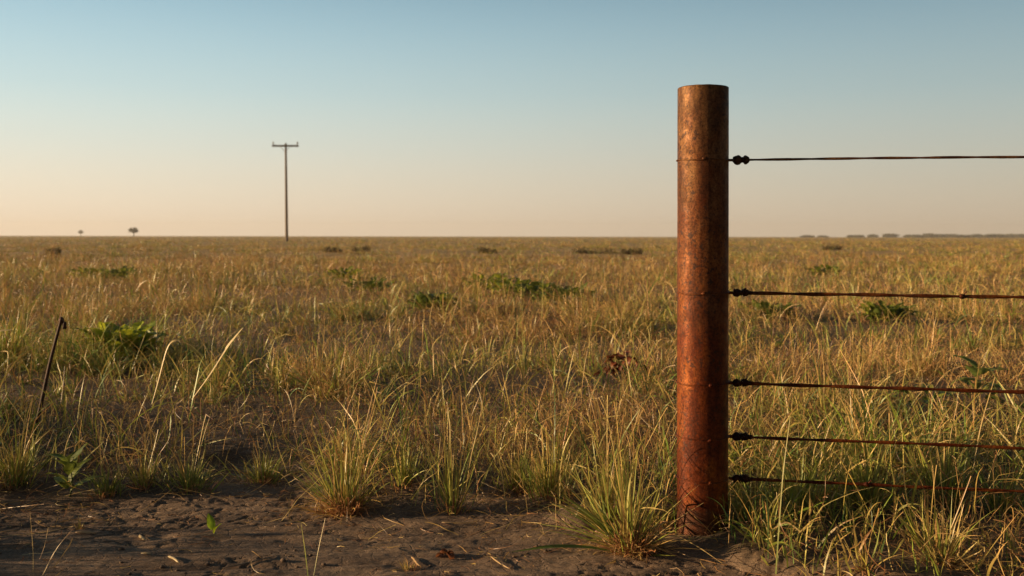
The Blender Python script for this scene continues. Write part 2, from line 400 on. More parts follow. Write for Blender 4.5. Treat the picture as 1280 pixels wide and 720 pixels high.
def field_band(B, y0, y1, dens, per, wmul, segs, hmul, margin_l=2.4, margin_r=0.8, wild=1.0):
    xmax = 0.66 * y1
    area = (2 * xmax + margin_l + margin_r) * (y1 - y0)
    n = int(area * dens)
    x = U(-xmax - margin_l, xmax + margin_r, n); y = U(y0, y1, n)
    k = (x > -0.66 * y - margin_l) & (x < 0.66 * y + margin_r)
    x, y = x[k], y[k]
    g = grassiness(x, y)
    patch = np.clip((0.6 * fbm(x * 0.9, y * 0.9, 151, 3) + 0.4 * fbm(x * 0.33, y * 0.4, 158, 2) - 0.5) * 3.8 + 0.5, 0, 1)
    bare = fbm(x * 1.7 + 5, y * 1.2, 177, 3)
    p = g * np.clip(patch * 1.5 + 0.15, 0.2, 1) * np.clip((bare - 0.34) * 9, np.where(y < 6, 0.40, 0.22), 1)
    k = (U(0, 1, len(x)) < p) & thin(x, y)
    x, y = x[k], y[k]; patch = patch[k]
    dry = dryness(x, y)
    sc_ = 2.3 if y1 < 10 else (1.3 if y1 < 40 else 0.4)
    cl = np.clip((0.65 * fbm(x * sc_, y * sc_, 411, 2) + 0.35 * vnoise(x * sc_ * 3, y * sc_ * 3, 431) - 0.5) * 2.6 + 0.5, 0, 1)
    keep = U(0, 1, len(x)) < np.clip(cl * 2.6 - 0.12, 0.02, 1)
    x, y, patch, dry, cl = x[keep], y[keep], patch[keep], dry[keep], cl[keep]
    ht = (0.42 + 0.85 * cl) * (0.42 + 0.85 * patch) * (0.75 + 0.5 * vnoise(x * 5, y * 5, 9)) * hmul * np.where((x < -1.5) & (y < 2.7), 1.5, 1)
    z = ground_h(x, y)
    cdry = U(0, 1, len(x)) < dry
    # tussock blades
    cnt = rng.poisson(per * (0.35 + 1.1 * cl) * U(0.5, 1.6, len(x))); idx = np.repeat(np.arange(len(x)), cnt); m = len(idx)
    ph = U(0, 2 * np.pi, m); rad = np.abs(rng.normal(0, 0.026, m)) * (1 + (wmul - 1) * 0.5)
    base = np.stack([x[idx] + np.cos(ph) * rad, y[idx] + np.sin(ph) * rad, z[idx] - 0.004], 1)
    lean = np.clip(rad / 0.05, 0, 1) * 0.8 + np.abs(rng.normal(0.05, 0.38, m))
    bend = rng.normal(0.9, 0.9, m)
    ts = np.minimum(rng.lognormal(-0.05, 0.30, len(x)), 1.5); ht = ht * front_low(x, y) * ts
    L = ht[idx] * np.minimum(rng.lognormal(-0.15, 0.38, m), 1.9) * 0.185
    ph = ph + rng.normal(0, 0.45, m)
    isdry = np.where(cdry[idx], U(0, 1, m) < 0.86, U(0, 1, m) < 0.22)
    ol = (U(0, 1, m) < 0.35)[:, None]
    gcol = np.where(ol, pick(OLIVE, m), pick(GREEN, m)); scol = pick(STRAW, m)
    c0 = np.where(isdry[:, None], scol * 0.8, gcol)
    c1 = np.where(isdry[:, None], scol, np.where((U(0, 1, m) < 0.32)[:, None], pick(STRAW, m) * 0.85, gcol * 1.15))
    tone = fbm(x * 0.8 + 3, y * 0.7, 333, 3)[idx][:, None]          # russet and bleached stands
    russ = np.clip((tone - 0.52) * 6, 0, 1) * 0.75; pale = np.clip((0.44 - tone) * 6, 0, 1)
    f_ = (1 - russ) + russ * np.array([[0.78, 0.62, 0.62]]); f_ = f_ * (1 + 0.18 * pale)
    c0 = c0 * f_; c1 = c1 * f_
    W = U(0.0018, 0.0042, m) * wmul * np.where(isdry, 0.7, 1.2)
    kink = np.where(U(0, 1, m) < 0.3 * wild, rng.normal(0, 0.9, m), 0)
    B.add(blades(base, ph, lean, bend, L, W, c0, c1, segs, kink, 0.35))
    # fine flowering stalks, dry
    cnt = rng.poisson(per * 0.16 * (0.35 + dry), len(x)); idx = np.repeat(np.arange(len(x)), cnt); m = len(idx)
    if m:
        base = np.stack([x[idx] + rng.normal(0, 0.03, m), y[idx] + rng.normal(0, 0.03, m), z[idx] - 0.004], 1)
        L = ht[idx] * np.minimum(rng.lognormal(0, 0.3, m), 1.7) * 0.22
        c = pick(STRAW, m) * np.array([1.05, 0.95, 0.95]); gs = (U(0, 1, m) < 0.3)[:, None]
        c = np.where(gs, pick(OLIVE, m), c)
        B.add(blades(base, U(0, 6.283, m), np.abs(rng.normal(0, 0.42, m)), rng.normal(0.3, 0.5, m), L,
                     U(0.0011, 0.0019, m) * wmul, c, c, segs, np.where(U(0, 1, m) < 0.3, rng.normal(0, 0.8, m), 0), 0.2, 1.2, stem=True))

def thatch(B, y0, y1, dens, wmul, segs, lmul=1.0, margin_l=1.5):
    xmax = 0.66 * y1; n = int((2 * xmax + margin_l + 0.5) * (y1 - y0) * dens)
    x = U(-xmax - margin_l, xmax + 0.5, n); y = U(y0, y1, n)
    k = (x > -0.66 * y - margin_l) & (x < 0.66 * y + 0.5) & (U(0, 1, n) < grassiness(x, y) * (0.35 + 0.65 * dryness(x, y))) & thin(x, y)
    x, y = x[k], y[k]; m = len(x)
    base = np.stack([x, y, ground_h(x, y) + U(0, 0.05, m) * lmul], 1)
    pal = np.where((U(0, 1, m) < 0.45)[:, None], pick(BROWN, m), pick(STRAW, m) * 0.75)
    B.add(blades(base, U(0, 6.283, m), U(0.5, 1.75, m), rng.normal(0.2, 1.3, m), rng.lognormal(-2.6, 0.45, m) * lmul,
                 U(0.0009, 0.0022, m) * wmul, pal, pal, segs, rng.normal(0, 0.9, m), 1.4, 1.2, stem=True))

def wild(B, y0, y1, dens, wmul=1.0, lmul=1.0, margin=1.2, xmin=-99, green=0.0):
    """long arching blades that fall across one another"""
    xmax = 0.66 * y1; n = int((2 * xmax + 2 * margin) * (y1 - y0) * dens)
    x = U(-xmax - margin, xmax + margin, n); y = U(y0, y1, n)
    k = (np.abs(x) < 0.66 * y + margin) & (U(0, 1, n) < grassiness(x, y) * np.clip(fbm(x * 2.3, y * 2.3, 411, 2) * 3.0 - 0.75, 0.1, 1)) & thin(x, y)
    k &= x > xmin
    x, y = x[k], y[k]; m = len(x); dry = U(0, 1, m) < (0.22 + 0.65 * dryness(x, y)) * (1 - green)
    g = np.where((U(0, 1, m) < 0.4)[:, None], pick(OLIVE, m), pick(GREEN, m))
    c0 = np.where(dry[:, None], pick(STRAW, m), g); c1 = np.where((dry | (U(0, 1, m) < 0.5))[:, None], pick(STRAW, m) * 1.05, g)
    L = np.clip(rng.lognormal(-1.65, 0.32, m), 0.08, 0.36) * lmul * front_low(x, y)
    B.add(blades(np.stack([x, y, ground_h(x, y) - 0.003], 1), U(0, 6.283, m), np.abs(rng.normal(0.35, 0.35, m)), np.abs(rng.normal(0.9, 0.8, m)), L,
                 U(0.0014, 0.0034, m) * np.where(dry, 0.9, 1.45) * wmul, c0, c1, 9, np.where(U(0, 1, m) < 0.3, rng.normal(0.3, 1.1, m), 0), 0.7, 0.8))
# ------------------------------------------------------------------ solid shape helpers
def tube(path, radii, sides=8, cap=True):
    P = np.asarray(path, float); n = len(P)
    r = np.asarray(radii, float) * np.ones(n)
    T = np.gradient(P, axis=0); T /= np.linalg.norm(T, axis=1)[:, None] + 1e-12
    up = np.array([0, 0, 1.0]) if abs(T[0][2]) < 0.9 else np.array([1.0, 0, 0])
    Nn = np.zeros((n, 3)); a = up - T[0] * np.dot(up, T[0]); Nn[0] = a / np.linalg.norm(a)
    for i in range(1, n):
        a = Nn[i - 1] - T[i] * np.dot(Nn[i - 1], T[i]); Nn[i] = a / (np.linalg.norm(a) + 1e-12)
    Bn = np.cross(T, Nn); t = np.linspace(0, 2 * np.pi, sides, endpoint=False)
    V = P[:, None] + r[:, None, None] * (np.cos(t)[None, :, None] * Nn[:, None] + np.sin(t)[None, :, None] * Bn[:, None])
    ii = np.arange(n * sides).reshape(n, sides)
    f = [np.stack([ii[:-1], np.roll(ii[:-1], -1, 1), np.roll(ii[1:], -1, 1), ii[1:]], -1).reshape(-1, 4)]
    if cap: f += [ii[0][::-1][None, :], ii[-1][None, :]]
    return V.reshape(-1, 3), f

def join(parts):
    vs = []; fs = []; n = 0
    for v, f in parts:
        vs.append(v)
        for k in (f if isinstance(f, list) else [f]): fs.append(k + n)
        n += len(v)
    by = {}
    for k in fs: by.setdefault(k.shape[1], []).append(k)
    return np.concatenate(vs), [np.concatenate(v) for v in by.values()]

def lump(c, r, seed, n=14, amp=0.16, squash=(1, 1, 1)):
    th = np.linspace(0.02, np.pi - 0.02, n); ph = np.linspace(0, 2 * np.pi, 2 * n, endpoint=False)
    T, Pn = np.meshgrid(th, ph, indexing='ij')
    d = np.stack([np.sin(T) * np.cos(Pn), np.sin(T) * np.sin(Pn), np.cos(T)], -1)
    k = 1 + amp * 2 * (fbm(d[..., 0] * 2.2 + seed + d[..., 2], d[..., 1] * 2.2 + d[..., 2] * 1.7, seed, 3) - 0.5)
    V = np.array(c) + d * (k * r)[..., None] * np.array(squash)
    ii = np.arange(n * 2 * n).reshape(n, 2 * n)
    f = [np.stack([ii[:-1], ii[1:], np.roll(ii[1:], -1, 1), np.roll(ii[:-1], -1, 1)], -1).reshape(-1, 4), ii[0][None, :], ii[-1][::-1][None, :]]
    return V.reshape(-1, 3), f

# ------------------------------------------------------------------ wire fence
PR, PH = 0.0641, 1.117
FD = np.array([0.985, -0.171, 0.0])           # direction the fence runs
FN = np.array([0.171, 0.985, 0.0])
fence_z = float(ground_h(PX, PY))
fence = empty("wire_fence", (PX, PY, 0))
tag(fence, "rusty iron pipe post with five twisted wires running off to the right", "fence")

def pipe_post(parent, off=(0, 0, 0)):
    sides = 112; zs = np.concatenate([np.linspace(-0.25, PH - 0.004, 150), [PH - 0.0015, PH]])
    t = np.linspace(0, 2 * np.pi, sides, endpoint=False)
    rings = []
    for z in zs:
        r = PR * (1 + 0.006 * (fbm(np.cos(t) * 1.2 + 5, np.sin(t) * 1.2 + z * 6, 5, 2) - 0.5)) + 0.0005 * (fbm(np.cos(t) * 22 + 50, np.sin(t) * 22 + z * 60, 8, 2) - 0.5)
        if z > PH - 0.001: r = r - 0.0015
        zz = z + (0.0010 * (fbm(np.cos(t) * 4 + 9, np.sin(t) * 4, 4, 2) - 0.5) if z > PH - 0.01 else 0)
        rings.append(np.stack([np.cos(t) * r, np.sin(t) * r, zz + 0 * t], 1))
    for z, r in ((PH - 0.001, PR - 0.0065), (PH - 0.4, PR - 0.0065)):
        rings.append(np.stack([np.cos(t) * r, np.sin(t) * r, z + 0 * t], 1))
    V = np.concatenate(rings) + np.array(off); n = len(rings)
    ii = np.arange(n * sides).reshape(n, sides)
    f = [np.stack([ii[:-1], np.roll(ii[:-1], -1, 1), np.roll(ii[1:], -1, 1), ii[1:]], -1).reshape(-1, 4), ii[-1][None, :]]
    return make_mesh("post", V, f, M_POST, parent)
pipe_post(fence)
pipe_post(fence, tuple(FD * 4.3))

wires = [(0.933, 0.0024, 0.0014, 'top', -0.0005), (0.598, 0.0029, 0.0027, '', 0.006), (0.370, 0.0029, 0.0027, '', 0.009), (0.234, 0.0026, 0.0024, '', 0.006), (0.128, 0.0026, 0.0024, '', 0.004)]
for wi, (wz, sr, off, kind, sag) in enumerate(wires):
    L = 4.3 - PR
    s = np.linspace(PR * 0.97, L, 1050)
    zc = wz - sag * 4 * (s / L) * (1 - s / L)
    zc = zc + 0.0015 * (fbm(s * 5, s * 0 + wi * 9, 31 + wi, 2) - 0.5) * 2
    ctr = FD[None, :] * s[:, None] + np.array([0, 0, 1]) * zc[:, None]
    a = s / 0.26 * 2 * np.pi + wi
    parts = []
    for k in (0, np.pi):
        o_ = off * (np.cos(a + k)[:, None] * FN + np.sin(a + k)[:, None] * np.array([0, 0, 1]))
        parts.append(tube(ctr + o_ * 0.75, sr * (1 + 0.16 * (fbm(s * 90, s * 0 + k, 3 + wi, 2) - 0.5)), 6))
    # short snapped ends poking out of the twist
    for sb in {1: (0.62, 1.9), 2: (1.25,), 4: (0.40,)}.get(wi, ()):
        c = FD * sb + np.array([0, 0, float(np.interp(sb, s, zc))])
        q = np.linspace(0, 1, 8)[:, None]
        parts.append(tube(c + FD * 0.010 * q + np.array([0, 0, 0.013]) * q + FN * -0.006 * q, 0.0017 * (1 - 0.3 * q[:, 0]), 6))
        parts.append(lump(c, 0.0075, 70 + wi, 10, 0.3, (1.3, 0.9, 0.8)))
    wv, wf = join(parts)
    wire = make_mesh("wire", wv, wf, M_WIRE, fence)
    # knot near the post
    kx = PR + 0.030; kp = []
    def P_(d, e=0, z=0): return FD * d + FN * e + np.array([0, 0, wz + z])
    if kind == 'top':
        kp += [lump(P_(kx - 0.009), 0.0118, 3, 16, 0.2, (1.05, 1, 1)), lump(P_(kx + 0.012), 0.0112, 8, 16, 0.18, (0.85, 1, 1)), lump(P_(kx + 0.003), 0.0075, 9, 12, 0.2, (1.3, 1, 0.95))]
    else:
        rr = 0.0098 if wi < 3 else 0.0105
        kp += [lump(P_(kx - 0.010), rr, 20 + wi, 16, 0.35, (1.05, 1, 0.95)), lump(P_(kx + 0.011, 0, 0.001), rr * 0.88, 40 + wi, 16, 0.4, (1.1, 1, 1.0)), lump(P_(kx + 0.024, 0, -0.0005), rr * 0.55, 60 + wi, 12, 0.4, (1.4, 1, 1))]
    q = np.linspace(0, 1, 90); an = q * 2 * np.pi * 5 + wi * 1.3
    cr = 0.0070 * (1 + 0.2 * np.sin(q * 9 + wi))
    if kind != 'top': kp.append(tube(FD * (kx - 0.016 + 0.034 * q)[:, None] + FN * (np.cos(an) * cr)[:, None] + np.array([0, 0, 1]) * (wz + np.sin(an) * cr)[:, None], 0.0022, 6))
    # loose snipped end
    q = np.linspace(0, 1, 8)
    if kind != 'top': kp.append(tube(FD * (kx + 0.008 + 0.006 * q)[:, None] + FN * (-0.004 - 0.002 * q)[:, None] + np.array([0, 0, 1]) * (wz + 0.008 + 0.004 * q)[:, None], 0.0015, 6))
    kv, kf = join(kp); make_mesh("knot", kv, kf, M_KNOT, wire)
    # loop round the post
    t = np.linspace(0, 2 * np.pi, 120)
    lr = PR + 0.0016 + 0.0004 * np.sin(t * 5 + wi)
    lv, lf = tube(np.stack([np.cos(t) * lr, np.sin(t) * lr, wz + 0.0022 * np.sin(t * 1.0 + wi) + 0.0010 * np.sin(t * 4 + wi)], 1), 0.0018, 6)
    ang = -math.pi / 2 + 0.12 - (0.25 if wi < 2 else 0)
    px_, py_ = math.cos(ang) * (PR + 0.002), math.sin(ang) * (PR + 0.002)
    sv, sf = lump((px_, py_, wz), 0.0048, 80 + wi, 10, 0.45, (1.4, 0.8, 0.9))
    lv, lf = join([(lv, lf), (sv, sf)])
    make_mesh("wire_loop", lv, lf, M_WIRE, wire)

# ------------------------------------------------------------------ utility pole
pz = 122.0; ux = (358.5 - 640) / F * pz
pole_t = empty("utility_pole", (ux, pz, 0)); tag(pole_t, "lone wooden utility pole with one crossarm standing on the plain", "utility pole")
ph_ = (HOR - 179.5) / F * pz + H; lx = -1.5 / F * pz
q = np.linspace(0, 1, 14)
v, f = tube(np.stack([lx * q, 0 * q, -0.6 + (ph_ + 0.6) * q], 1), 0.20 - 0.075 * q, 14); make_mesh("pole", v, f, M_WOOD, pole_t)
def box(c, sx, sy, sz, rot=None):
    v = np.array([[x, y, z] for x in (-1, 1) for y in (-1, 1) for z in (-1, 1)], float) * np.array([sx, sy, sz]) / 2
    if rot is not None: v = v @ rot.T
    return v + np.array(c), np.array([[0, 1, 3, 2], [4, 6, 7, 5], [0, 4, 5, 1], [2, 3, 7, 6], [0, 2, 6, 4], [1, 5, 7, 3]])
zc = (HOR - 183.0) / F * pz + H
v, f = box((lx * .97, -0.22, zc), 3.25, 0.16, 0.22); arm = make_mesh("crossarm", v, f, M_WOOD, pole_t, smooth=False)
bpy.context.view_layer.update()
for sx in (-1.48, -0.0, 1.48):
    prof = [(0.03, 0), (0.03, 0.10), (0.10, 0.12), (0.11, 0.20), (0.06, 0.24), (0.09, 0.28), (0.08, 0.36), (0.01, 0.42)]
    if sx == 0: continue
    v, f = tube([(lx + sx, -0.22, zc + 0.11 + z) for r, z in prof], [r for r, z in prof], 12); make_mesh("insulator", v, f, M_CERAMIC, arm)
for sx in (-1, 1):
    v, f = tube([(lx + sx * 0.6, -0.31, zc - 0.08), (lx, -0.23, zc - 0.75)], 0.025, 6); make_mesh("brace", v, f, M_WOOD, pole_t)

# ------------------------------------------------------------------ far trees
def far_tree(name, x, y, h, w, seed, flat=0.75, trunk=True, parent_label=None):
    r = np.random.default_rng(seed)
    t = empty(name, (x, y, 0))
    cz0 = h * (0.42 if trunk else -0.05)
    parts = []
    q = np.linspace(0, 1, 8)
    parts.append(tube(np.stack([0.12 * np.sin(q * 3) * w / 5, 0 * q, -0.2 + (cz0 + 0.3 * h + 0.2) * q], 1), 0.055 * h * (1 - 0.6 * q), 8))
    for k in range(6):
        a = k * 1.05 + r.uniform(-.3, .3); rr = w * 0.33 * r.uniform(0.7, 1.1)
        parts.append(tube(np.stack([np.cos(a) * rr * q, np.sin(a) * rr * q, cz0 * 0.75 + (h * r.uniform(0.32, 0.45)) * q], 1), 0.02 * h * (1 - 0.7 * q), 6))
    v, f = join(parts); make_mesh("trunk", v, f, M_BARK, t)
    nc = 34 if trunk else 22; n = 2600 if trunk else 1800
    ca = r.uniform(0, 6.283, nc); cr = np.sqrt(r.uniform(0, 1, nc)) * w * 0.40
    dome = np.sqrt(np.clip(1 - (cr / (w * 0.5)) ** 2, 0.05, 1))
    cz = cz0 + (h - cz0) * (0.12 + 0.72 * r.uniform(0.1, 1, nc) * dome)
    if not trunk: cz = h * r.uniform(0.05, 0.9, nc) * (0.25 + 0.75 * dome)
    cc = np.stack([np.cos(ca) * cr, np.sin(ca) * cr, cz], 1); cs = r.uniform(0.06, 0.13, nc) * w * (1 if trunk else 0.8)
    k = r.integers(0, nc, n)
    p = cc[k] + r.normal(0, 1, (n, 3)) * cs[k][:, None] * np.array([1, 1, flat if trunk else 0.45])
    p[:, 2] = np.clip(p[:, 2], cz0 * 0.5 if trunk else 0, h * 1.1)
    s = w * 0.034 * r.uniform(0.6, 1.4, n)
    d1 = r.normal(0, 1, (n, 3)); d1 /= np.linalg.norm(d1, axis=1)[:, None]
    d2 = np.cross(d1, r.normal(0, 1, (n, 3))); d2 /= np.linalg.norm(d2, axis=1)[:, None]
    V = np.stack([p - d1 * s[:, None], p + d2 * s[:, None] * .6, p + d1 * s[:, None], p - d2 * s[:, None] * .6], 1).reshape(-1, 3)
    col = np.array([0.085, 0.078, 0.040]) * r.uniform(0.6, 1.4, (nc, 1))[k]
    make_mesh("crown", V, np.arange(4 * n).reshape(n, 4), M_FOL, t, np.repeat(col, 4, 0))
    return t
def tree_px(px, top, width, Z, seed, label, group=None, trunk=True, name="acacia_tree"):
    h = (HOR - top) / F * Z + H; w_ = width / F * Z
    o = far_tree(name, (px - 640) / F * Z, Z, h, w_, seed, trunk=trunk)
    return tag(o, label, "tree", group)
tree_px(167, 284.3, 11, 430, 1, "round-topped lone tree on the horizon, the larger of the two left of the pole")
tree_px(101, 288.2, 6, 640, 2, "tiny lone tree on the horizon, the smaller and farther left of two")
G = "trees of the low tree line on the right horizon"
line = [(1009, 293.3, 14, "first and faintest low tree of the line, nearest to the fence post"), (1028, 293.6, 12, "second very low tree of the line from the fence post"),
        (1068, 293.2, 18, "small flat tree of the line after its first wide gap"), (1091, 291.9, 11, "rounded little tree just left of the darker dome-shaped one"),
        (1112, 291.4, 17, "dark dome-shaped tree left of the middle of the line"), (1142, 292.8, 16, "small low tree standing alone in the gap left of the broadest trees"),
        (1166, 291.2, 20, "tallest tree of the line, left half of the broad pair"), (1183, 292.2, 20, "lower right half of the broad pair in the line"),
        (1200, 292.6, 11, "narrow low tree just right of the broad pair"), (1211, 292.5, 12, "narrow tree, fifth from the right end of the line"),
        (1224, 291.9, 16, "rounded tree, fourth from the right end of the line"), (1240, 291.8, 17, "third tree from the right end of the line"),
        (1254, 292.0, 16, "second tree from the right end of the line"), (1274, 291.9, 20, "last tree of the line, cut by the right edge of the picture")]
for k, (px, top, wd, lab) in enumerate(line):
    Z = 760 + 60 * math.sin(k * 2.1)
    tree_px(px, top + 0.5, wd * (1.3 if k < 5 else 1.6), Z, 30 + k, lab, G, trunk=False, name="distant_tree")

# ------------------------------------------------------------------ broadleaf weeds
def leaf_mesh(L, W, droop, fold, col, seed, rows=9):
    r = np.random.default_rng(seed)
    s = np.linspace(0, 1, rows); cu = np.linspace(-1, 1, 5)
    th = 0.15 + droop * s; x = np.concatenate([[0], np.cumsum(np.cos(th[:-1]))]) * L / (rows - 1); z = -np.concatenate([[0], np.cumsum(np.sin(th[:-1]))]) * L / (rows - 1)
    wd = W * 0.5 * np.sin(np.pi * s ** 0.8) ** 0.8 * (1 - 0.15 * s) + 0.0008
    V = np.zeros((rows, 5, 3)); V[..., 0] = x[:, None]
    V[..., 1] = wd[:, None] * cu[None, :]
    V[..., 2] = z[:, None] + fold * np.abs(cu)[None, :] * wd[:, None] + W * 0.06 * r.normal(0, 1, (rows, 5)) * (np.abs(cu) > .4)
    c = np.ones((rows, 5, 3)) * col; c[:, 2] = np.array(col) * 1.35
    ii = np.arange(rows * 5).reshape(rows, 5)
    f = np.stack([ii[:-1, :-1], ii[:-1, 1:], ii[1:, 1:], ii[1:, :-1]], -1).reshape(-1, 4)
    return V.reshape(-1, 3), f, c.reshape(-1, 3)

def shift(vfc, d):
    return vfc[0] + np.array(d), vfc[1], vfc[2]

def placed(vfc, az, pitch, pos):
    v, f, c = vfc
    m = np.array((Matrix.Rotation(az, 3, 'Z') @ Matrix.Rotation(-pitch, 3, 'Y')))
    return v @ m.T + np.array(pos), f, c

def weed(px, py, label, n, height, L, W, seed, cols, single=True, name="broadleaf_weed", group=None, pitch=(0.2, 1.0), zoff=0.0, wide=None):
    r = np.random.default_rng(seed); x, y, z = at(px, py)
    t = empty(name, (x, y, z)); tag(t, label, "weed", group)
    keep_out.append((x, y, 0.03 if single else 0.05))
    q = np.linspace(0, 1, 6)
    sv, sf = tube(np.stack([0.01 * np.sin(q * 3), 0.006 * q, -0.01 + height * 0.85 * q], 1), 0.0028 - 0.0012 * q, 6)
    make_mesh("stem", sv, sf, M_LEAF, t, np.ones((len(sv), 3)) * np.array([0.12, 0.15, 0.04]))
    B = Batch()
    for k in range(n):
        hh = height * (0.15 + 0.7 * (k / max(1, n - 1))) * r.uniform(0.8, 1.1)
        az = k * 2.4 + r.uniform(-.4, .4); pt = r.uniform(*pitch)
        sc_ = r.uniform(0.7, 1.15)
        rad = 0.004 if single else (r.uniform(0.0, 0.6) * L if wide is None else math.sqrt(r.uniform(0, 1)) * wide)
        lf = placed(leaf_mesh(L * sc_, W * sc_, r.uniform(0.3, 1.1), r.uniform(0.1, 0.5), np.array(cols[k % len(cols)]) * r.uniform(0.8, 1.2), seed * 31 + k), az, pt, (math.cos(az) * rad, math.sin(az) * rad, hh + zoff))
        if single: make_mesh("leaf", lf[0], lf[1], M_LEAF, t, lf[2])
        else: B.add(lf)
    if not single: B.build("foliage", M_LEAF, t)
    return t
GR = [(0.17, 0.21, 0.03), (0.11, 0.15, 0.03), (0.24, 0.27, 0.04)]
YG = [(0.34, 0.36, 0.03), (0.24, 0.29, 0.03), (0.15, 0.20, 0.03)]
weed(86, 622, "leafy green seedling with pale upright bud among grass at left foreground", 10, 0.11, 0.085, 0.038, 1, [(0.16, 0.20, 0.03), (0.26, 0.30, 0.05), (0.11, 0.14, 0.025)], pitch=(0.7, 1.3))
weed(266, 668, "single bright green sprout standing on bare soil in front", 2, 0.012, 0.046, 0.022, 2, [(0.36, 0.46, 0.03), (0.26, 0.38, 0.03)], pitch=(1.2, 1.4), name="green_sprout")
weed(152, 456, "bushy bright green broadleaf weed just right of the dark stick", 80, 0.20, 0.13, 0.105, 3, [(0.46, 0.50, 0.04), (0.34, 0.40, 0.04), (0.17, 0.22, 0.03)], single=False, pitch=(0.5, 1.4), wide=0.16)
weed(1222, 510, "large-leaved weed by right picture edge between second and third wires", 16, 0.20, 0.11, 0.060, 4, [(0.15, 0.20, 0.05), (0.20, 0.23, 0.06)], single=False)
weed(1160, 520, "dark leafy weed under the second wire near the right edge", 12, 0.12, 0.09, 0.045, 5, GR, single=False)
GW = "leafy weeds in the middle distance"
mid = [(112, 350, "green weed in middle distance between the dark stick and horizon", 0.20, YG), (150, 352, "leafy weed in the middle distance below the larger lone tree", 0.20, GR),
       (432, 352, "green weed standing clear of the grass right of the pole's foot", 0.22, YG), (462, 368, "dark leafy weed below and right of the utility pole", 0.20, GR),
       (540, 392, "low dark weed in middle distance halfway between pole and picture centre", 0.18, GR), (610, 366, "yellow-green weed near the picture centre below the horizon", 0.22, YG),
       (640, 372, "broad yellow-green weed right beside the picture centre line", 0.24, YG), (668, 376, "dark green weed in the row right of the picture centre", 0.20, GR),
       (702, 382, "dark leafy weed at the right end of the central weed row", 0.20, GR), (1106, 402, "dark weed behind the second wire right of the fence post", 0.13, GR),
       (962, 398, "small dark weed directly behind the second wire beside the knot", 0.11, GR), (1030, 346, "far weed between top and second wires", 0.2, GR)]
for k, (px, py, lab, hh, pal) in enumerate(mid):
    weed(px, py, lab, 80, hh * 1.0, 0.11, 0.08, 50 + k, [tuple(0.9 * v_ for v_ in c_) for c_ in pal], single=False, group=GW, pitch=(0.2, 1.4), wide=0.30 if py < 385 else 0.2)
GB = "low dark shrubs far out on the plain"
for k, (px, py, wpx, lab) in enumerate([(742, 317, 46, "dark low shrub far out left of the post, the widest of them"), (790, 318, 26, "small dark shrub far out between the widest one and the post"),
                                   (452, 315, 24, "dark low shrub far out to the right of the utility pole"), (415, 316, 20, "dark shrub far out nearest to the utility pole"),
                                   (610, 317, 20, "small dark shrub far out at the picture centre"), (66, 320, 16, "small dark shrub far out at the left edge of the plain"),
                                   (1040, 312, 22, "dark low shrub far out right of the post")]):
    x, y, z = at(px, py); w_ = wpx / F * y; r = np.random.default_rng(900 + k)
    t = empty("low_shrub", (x, y, z)); tag(t, lab, "shrub", GB)
    n = 900; cc = np.stack([r.uniform(-.5, .5, 14) * w_, r.uniform(-.3, .3, 14) * w_, r.uniform(0.04, 0.16, 14)], 1); kk = r.integers(0, 14, n)
    p = cc[kk] + r.normal(0, 1, (n, 3)) * np.array([w_ * .07, w_ * .07, 0.07]); p[:, 2] = np.abs(p[:, 2])
    s_ = r.uniform(0.02, 0.05, n)[:, None]; d1 = r.normal(0, 1, (n, 3)); d1 /= np.linalg.norm(d1, axis=1)[:, None]; d2 = np.cross(d1, r.normal(0, 1, (n, 3))); d2 /= np.linalg.norm(d2, axis=1)[:, None]
    V = np.stack([p - d1 * s_, p + d2 * s_ * .5, p + d1 * s_, p - d2 * s_ * .5], 1).reshape(-1, 3)
    make_mesh("foliage", V, np.arange(4 * n).reshape(n, 4), M_LEAF, t, np.repeat(np.array([0.17, 0.13, 0.055]) * r.uniform(.6, 1.3, (n, 1)), 4, 0))
    parts = [tube(np.stack([c[0] * q, c[1] * q, -0.02 + c[2] * q], 1), 0.008, 5) for c in cc]
    v, f = join(parts); make_mesh("stem", v, f, M_BARK, t)
x, y, z = at(775, 478)
t = empty("dead_weed", (x, y, z)); tag(t, "withered red-brown weed lying in the grass left of the post", "weed")
B = Batch(); r = np.random.default_rng(77)
for k in range(26):
    B.add(placed(leaf_mesh(0.06 * r.uniform(.6, 1.2), 0.035, r.uniform(0.5, 2.2), 0.8, np.array([0.17, 0.05, 0.022]) * r.uniform(.7, 1.4), 700 + k), r.uniform(0, 6.28), r.uniform(-.2, 0.8), (r.normal(0, .06), r.normal(0, .04), r.uniform(0.05, 0.13))))
B.build("foliage", M_LEAF, t)
q = np.linspace(0, 1, 6); v, f = join([tube(np.stack([0.10 * math.cos(a) * q, 0.10 * math.sin(a) * q, -0.01 + 0.11 * q], 1), 0.003, 6) for a in (0.3, 2.5, 4.0, 5.3)]); make_mesh("stem", v, f, M_STICK, t)

# ------------------------------------------------------------------ dark stick at the left
x, y, z = at(40, 546)
t = empty("dead_stick", (x, y, z)); tag(t, "thin dark dead stick leaning right in the grass at far left", "stick")
topz = (HOR - 402) / F * y + H - z; tx = (73 - 640) / F * y - x
q = np.linspace(0, 1, 20)
v, f = tube(np.stack([tx * q + 0.002 * np.sin(q * 7), 0.02 * q, -0.02 + (topz + 0.02) * q], 1), 0.0065 - 0.0016 * q + 0.0012 * np.sin(q * 31) ** 2, 9)
st = make_mesh("stalk", v, f, M_STICK, t)
v, f = join([lump((tx + 0.002, 0.02, topz), 0.0105, 5, 12, 0.5, (0.9, 0.9, 1.1)), lump((tx + 0.014, 0.018, topz - 0.018), 0.0075, 6, 12, 0.6, (1, 0.9, 1.7))])
make_mesh("bud", v, f, M_STICK, t)

